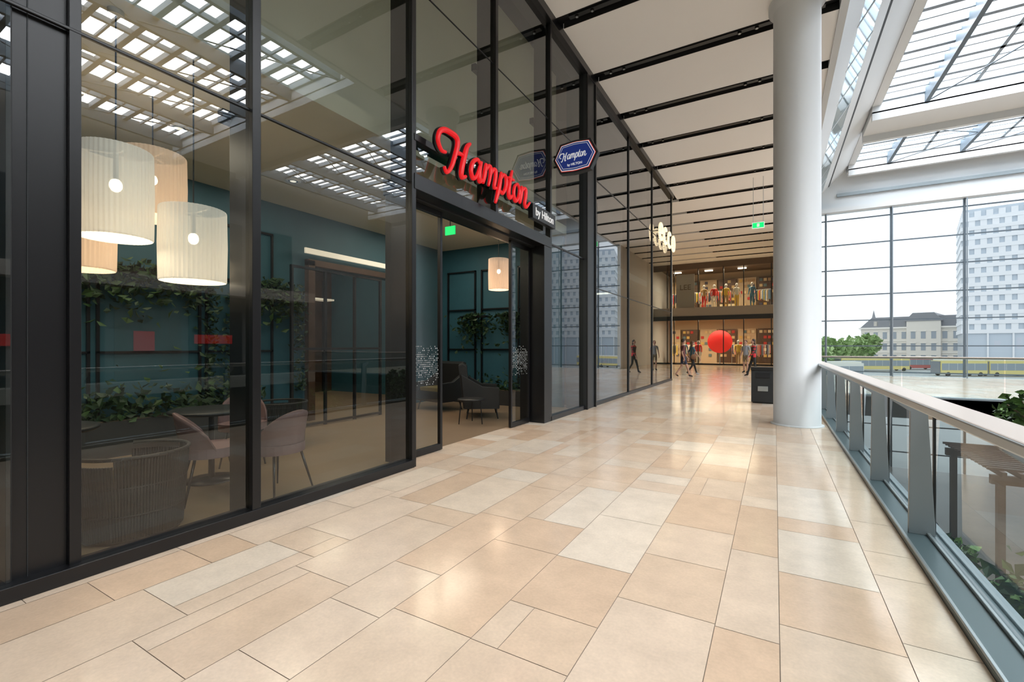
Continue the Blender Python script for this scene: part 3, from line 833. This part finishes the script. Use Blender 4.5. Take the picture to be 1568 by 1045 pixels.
def cafe_set(x,y):
    b=MB(); b.lathe((x,y,LZ),[(.001,.72),(.35,.72),(.35,.75),(.001,.75)],M_bark,28); b.tube((x,y,LZ),(x,y,LZ+.72),.03,.03,M_steel); b.lathe((x,y,LZ),[(.22,0),(.22,.02),(.001,.03)],M_steel,24)
    b.build('cafe_table')
    for a in (0,2.1,4.2):
        b=MB(); b.box(-.2,.2,-.2,.2,.43,.46,M_wick); b.prism([(.17,.46),(.2,.46),(.25,.85),(.22,.86)],'x',-.2,.2,M_wick)
        for sx in (-.18,.18):
            for sy in (-.18,.18): b.tube((sx,sy,.43),(sx*1.1,sy*1.1,0),.012,.01,M_steel,8)
        ca,sa=math.cos(a),math.sin(a)
        b.build('cafe_chair',loc=(x+.62*ca,y+.62*sa,LZ),rotz=a-H90)
for p in ((2.2,16.2),(1.6,14.2),(5.9,14.3),(2.4,7.6),(7.9,14.3),(4.4,7.7)): cafe_set(*p)

# ------------------------------------------------------------------ people
SK=mat('skin',(.50,.30,.22),.55); HR=mat('hair_dark',(.03,.018,.012),.6); HB_=mat('hair_brown',(.12,.06,.03),.6); EYE=mat('eye_dark',(.02,.02,.02),.3); LIP=mat('lips',(.42,.14,.12),.5)
def person(name,loc,heading,H,top,bottom,shoe,hair,stride=1.0,shorts=False,longhair=False,female=False,bag=None,skin=SK,sleeve=False,stripe=None):
    s=H/1.75
    st=stride
    sw=.155 if female else .18
    V=[];R=[];E=[]
    def add(p,r,par=None):
        V.append(Vector(p)*s); R.append((r*s,r*s) if not isinstance(r,tuple) else (r[0]*s,r[1]*s)); i=len(V)-1
        if par is not None: E.append((par,i))
        return i
    pel=add((0,0,.95),(.15,.11)); sp=add((0,0,1.10),(.125,.10),pel); ch=add((0,.0,1.27),(.155,.115),sp); uc=add((0,-.005,1.40),(.13,.09),ch)
    nk=add((0,.0,1.49),.052,uc); hd=add((0,.015,1.57),.05,nk)
    for sx in (-1,1):
        f=st*sx
        sh=add((sx*sw,-.005,1.41),.058,uc)
        el=add((sx*(sw+.05),.0-.02-.12*f,1.14),.042,sh)
        wr=add((sx*(sw+.05),.07-.17*f+.05,.91),.027,el)
        pm=add((sx*(sw+.05),.085-.18*f+.05,.85),(.032,.022),wr)
        for k,(dy,L) in enumerate(((.03,.065),(.01,.078),(-.01,.074),(-.028,.058))):
            a=add((sx*(sw+.048),.085-.18*f+.05+dy,.80),.010,pm)
            q=add((sx*(sw+.040),.085-.18*f+.055+dy,.80-L*.55),.009,a)
            add((sx*(sw+.025),.085-.18*f+.055+dy,.80-L),.0075,q)
        t=add((sx*(sw+.035),.085-.18*f+.05+.04,.845),.011,pm); add((sx*(sw+.02),.085-.18*f+.05+.055,.80),.009,t)
        hip=add((sx*.09,0,.88),.088,pel)
        if f>0: kn=(sx*.09,.15*st if st>0 else .15,.50); an=(sx*.085,.27*abs(st),.09); to=(sx*.10,.27*abs(st)+.14,.05)
        elif f<0: kn=(sx*.09,.0-.03,.49); an=(sx*.085,-.30*abs(st),.15); to=(sx*.095,-.30*abs(st)+.12,.045)
        else: kn=(sx*.09,.01,.49); an=(sx*.09,0,.08); to=(sx*.11,.14,.04)
        kn=add(kn,.058,hip); an_=add(an,.036,kn); add((an[0],an[1]-.03,an[2]-.035),.032,an_); add(to,(.035,.028),an_)
    me=bpy.data.meshes.new('t'); me.from_pydata(V,E,[]); ob=bpy.data.objects.new('t',me); COL.objects.link(ob)
    md=ob.modifiers.new('s','SKIN'); md.use_smooth_shade=True
    for i,r in enumerate(R): me.skin_vertices[0].data[i].radius=r
    me.skin_vertices[0].data[0].use_root=True
    sb=ob.modifiers.new('ss','SUBSURF'); sb.levels=1; sb.render_levels=1
    dg=bpy.context.evaluated_depsgraph_get(); dg.update()
    em=bpy.data.meshes.new_from_object(ob.evaluated_get(dg))
    b=MB()
    vs=[v.co.copy() for v in em.vertices]
    zmin=min(v.z for v in vs)
    for p in em.polygons:
        c=p.center/s; m=top
        arm=abs(c.x)>sw+.01
        if c.z<.95 and not arm: m=bottom
        if shorts and c.z<.60 and not arm: m=skin
        if c.z<.12 : m=shoe
        if arm and c.z<.92 : m=skin
        if arm and sleeve is False and c.z<1.22: m=skin
        if not arm and c.z>1.465: m=skin
        if stripe and m is top and int(c.z*100/6)%2==0: m=stripe
        k=b.mi(m); b.f.append(list(p.vertices)); b.m.append(k); b.sm.append(True)
    b.v=[tuple(v) for v in vs]
    bpy.data.objects.remove(ob); bpy.data.meshes.remove(me); bpy.data.meshes.remove(em)
    hc=Vector((0,.02,1.645))*s
    b.ball(hc,(.074*s,.092*s,.112*s),skin,20,14)
    b.ball(hc+Vector((0,.03,-.065))*s,(.045*s,.052*s,.045*s),skin,14,8)
    b.ball(hc+Vector((0,.095,-.02))*s,(.013*s,.02*s,.024*s),skin,10,6)
    for q in (-1,1):
        b.ball(hc+Vector((q*.03,.082,.005))*s,(.012*s,.008*s,.007*s),EYE,8,6)
        b.ball(hc+Vector((q*.075,.0,-.01))*s,(.010*s,.02*s,.03*s),skin,8,6)
    b.ball(hc+Vector((0,.085,-.055))*s,(.022*s,.008*s,.007*s),LIP,8,6)
    b.ball(hc+Vector((0,-.018,.025))*s,(.083*s,.092*s,.104*s),hair,18,12)
    if longhair:
        b.ball(hc+Vector((0,-.05,-.09))*s,(.078*s,.055*s,.16*s),hair,16,10)
    if bag:
        b.ball((.24*s,-.02,.95*s),(.06*s,.15*s,.14*s),bag,14,8); b.path([(.20*s,-.08*s,1.05*s),(.17*s,0,1.44*s),(.20*s,.08*s,1.05*s)],.01,bag)
    return b.build(name,loc=(loc[0],loc[1],loc[2]-zmin),rotz=heading)
C=lambda n,c:mat('cloth_'+n,c,.8)
def at(u,v,H0=0.0):
    th=math.radians(30); d=697*(1.4-H0)/(v-530); l=d*(u-784)/697
    return (-d*math.sin(th)+l*math.cos(th), d*math.cos(th)+l*math.sin(th), H0)
person('walking_man',at(1046,577),math.radians(-60),1.74,C('burgundy',(.14,.05,.05)),C('navy',(.03,.04,.08)),C('shoe',(.02,.02,.02)),HR,1.0,shorts=True)
person('walking_woman',at(1060,574),math.radians(-60),1.66,C('teal',(.05,.13,.17)),C('black',(.02,.02,.02)),C('shoew',(.5,.5,.5)),HB_,-1.0,longhair=True,female=True,bag=C('bag',(.2,.1,.05)))
person('walking_woman',at(1154,576),math.radians(110),1.74,C('redtop',(.55,.03,.04)),C('black',(.02,.02,.02)),C('shoe',(.02,.02,.02)),HR,.9,longhair=True,female=True,stripe=C('blacks',(.04,.03,.03)),sleeve=True)
person('standing_man',at(1142,571),math.radians(150),1.72,C('greyt',(.30,.32,.35)),C('khaki',(.2,.16,.10)),C('shoe',(.02,.02,.02)),HB_,0.0,shorts=True)
person('standing_man',(3.2,14.4,LZ),2.0,1.76,C('blackt',(.02,.02,.025)),C('jeans',(.06,.1,.2)),C('shoe',(.02,.02,.02)),HR,0.0)
MQ=mat('mannequin_white',(.6,.57,.53),.4)
mc=[C('m1',(.65,.04,.03)),C('m2',(.75,.5,.08)),C('m3',(.7,.66,.55)),C('m4',(.08,.2,.3)),C('m5',(.45,.28,.12))]
for i,(x,z) in enumerate(((-5.0,0),(-2.3,0),(-1.4,0),(-6.0,0),(-4.6,4.15),(-3.9,4.15),(-3.1,4.15),(-2.4,4.15),(-1.4,4.15))):
    person('shop_mannequin',(x,SHOPY+.8,z),math.pi+random.uniform(-.4,.4),1.82,mc[i%5],mc[(i*2+2)%5],MQ,MQ,0.0,skin=MQ,sleeve=True)

# ------------------------------------------------------------------ outside
GZ=-4.7
b=MB(); b.box(-300,500,ENDY+.3,700,GZ-.2,GZ,mat('asphalt_paving',(.46,.47,.47),.7,noise=.12,nscale=.2)); b.build('ground_street')
M_cream=mat('cream_stucco',(.72,.68,.61),.7); M_slate=mat('slate_roof',(.22,.23,.25),.6); M_win=mat('window_dark',(.30,.34,.38),.25); M_trim=mat('stone_trim',(.80,.77,.71),.7)
def at_d(u,d): 
    th=math.radians(30); l=d*(u-784)/697
    return (-d*math.sin(th)+l*math.cos(th), d*math.cos(th)+l*math.sin(th))
cx,cy=at_d(1425,150)
b=MB(); W=16; D=12; top=8.2
b.box(-W,W,-D,D,GZ,top-1.2,M_cream)
b.box(-W-.5,W+.5,-D-.5,D+.5,top-1.2,top-.7,M_trim)
b.prism([(-W-.2,top-.7),(W+.2,top-.7),(W-3,top+2.6),(-W+3,top+2.6)],'y',-D,D,M_slate)
b.box(-4,4,-D-1,D,GZ,top+1,M_cream); b.prism([(-4.5,top+1),(4.5,top+1),(2.5,top+3.6),(-2.5,top+3.6)],'y',-D-1.2,D,M_slate)
for fl in range(3):
    z=GZ+1+fl*3.7
    for i in range(-6,7):
        yy=-D-(1.05 if abs(i)<=1 else .05)
        b.box(i*2.4-.55,i*2.4+.55,yy,yy+.1,z,z+2.2,M_win); b.box(i*2.4-.75,i*2.4+.75,yy-.15,yy+.1,z+2.25,z+2.45,M_trim)
    for i in range(-4,5):
        b.box(-W-.08,-W+.05,i*2.5-.55,i*2.5+.55,z,z+2.2,M_win)
    b.box(-W-.2,W+.2,-D-.2,-D,z+2.9,z+3.1,M_trim)
for i in (-5,-3.3,3.3,5): b.box(i*2.4-.5,i*2.4+.5,-D-.0,-D+1.5,top-.2,top+1.3,M_cream)
b.build('neoclassical_building',loc=(cx,cy,0),rotz=math.radians(-20))
sx_,sy_=at_d(1338,260)
b=MB(); b.box(-2,2,-2,2,GZ,9,M_slate); b.add([(-2.2,-2.2,9),(2.2,-2.2,9),(2.2,2.2,9),(-2.2,2.2,9),(0,0,22)],[(0,1,4),(1,2,4),(2,3,4),(3,0,4),(3,2,1,0)],M_slate)
b.box(-4,4,2,18,GZ,5,M_cream); b.prism([(-4.3,5),(4.3,5),(0,9)],'y',2,18,M_slate)
b.build('church_with_spire',loc=(sx_,sy_,0))
tx,ty=at_d(1474,108)
M_tg=mat('tower_glass',(.48,.55,.62),.2,.0); M_tw=mat('tower_white_panel',(.74,.77,.80),.5)
b=MB(); TT=33.5
b.box(0,70,0,20,GZ,TT,M_tg)
z=GZ+9; k=0
while z<TT-1:
    b.box(-.3,70.3,-.35,20.3,z,z+.9,M_tw)
    for i in range(36):
        x=i*1.95+(0.97 if k%2 else 0); b.box(x,x+1.1,-.25,0,z+.9,z+2.2,M_tw)
    for i in range(8): b.box(-.2,0,i*2.5+(1.2 if k%2 else 0),i*2.5+1.2+(1.2 if k%2 else 0),z+.75,z+2.2,M_tw)
    z+=2.2; k+=1
for i in range(18): b.box(i*4,i*4+.3,-.3,0,GZ,GZ+9,M_tw)
b.build('glass_tower',loc=(tx,ty,0),rotz=math.radians(-12))
for (u,d,h,r) in ((1262,125,9,4.2),(1285,130,8.5,4.5),(1308,135,9.5,4.8),(1330,140,10.0,3.2),(1240,115,9,5)):
    x,y=at_d(u,d); tree(x,y,GZ,h,r,500,'street_tree',False,1.6,[M_st1,M_st2])
M_yel=mat('tram_yellow',(.78,.64,.24),.4); M_redb=mat('bus_red',(.60,.14,.12),.4)
def vehicle(name,u,d,L,m,rot):
    x,y=at_d(u,d); b=MB()
    n=max(1,int(L/9)); w=L/n
    for i in range(n):
        x0=-L/2+i*w+.2; x1=x0+w-.4
        b.box(x0,x1,-1.3,1.3,.4,3.1,m); b.box(x0+.1,x1-.1,-1.33,1.33,1.2,2.6,M_win); b.box(x0+.2,x1-.2,-1.0,1.0,3.1,3.4,M_trim)
        for q in [x0+1.4+1.6*j for j in range(int((w-2)/1.6))]: b.box(q-.06,q+.06,-1.34,1.34,1.2,2.6,M_trim)
        b.box(x0-.2,x0+.1,-1.1,1.1,.5,3.0,M_slate)
        for q in (x0+1.3,x1-1.3):
            for s in (-1,1): b.tube((q,s*1.1,.42),(q,s*1.32,.42),.42,.42,M_blacks,16)
    b.build(name,.08,loc=(x,y,GZ),rotz=rot)
vehicle('yellow_tram',1505,92,18,M_yel,math.radians(25)); vehicle('yellow_tram',1335,112,16,M_yel,math.radians(25)); vehicle('red_bus',1405,118,9,M_redb,math.radians(28)); 
vehicle('white_van',1290,80,6,M_trim,math.radians(30))

# ------------------------------------------------------------------ light
w=bpy.data.worlds.new('overcast_sky'); scene.world=w; w.use_nodes=True
nt=w.node_tree; bg=nt.nodes['Background']
tc=nt.nodes.new('ShaderNodeTexCoord'); n=nt.nodes.new('ShaderNodeTexNoise'); n.inputs['Scale'].default_value=2.5; n.inputs['Detail'].default_value=4
cr=nt.nodes.new('ShaderNodeValToRGB'); cr.color_ramp.elements[0].position=.35; cr.color_ramp.elements[0].color=(.86,.91,.98,1); cr.color_ramp.elements[1].position=.65; cr.color_ramp.elements[1].color=(.94,.965,1,1)
nt.links.new(tc.outputs['Generated'],n.inputs['Vector']); nt.links.new(n.outputs['Fac'],cr.inputs[0]); nt.links.new(cr.outputs[0],bg.inputs[0])
bg.inputs[1].default_value=1.5

# ------------------------------------------------------------------ camera
cd=bpy.data.cameras.new('camera'); cam=bpy.data.objects.new('camera',cd); COL.objects.link(cam)
cam.location=(0,0,1.4); cam.rotation_euler=(H90,0,math.radians(30)); cd.lens=16; cd.sensor_width=36; cd.shift_y=0.0048
cd.clip_start=.02; cd.clip_end=2000
scene.camera=cam
scene.view_settings.view_transform='Standard'
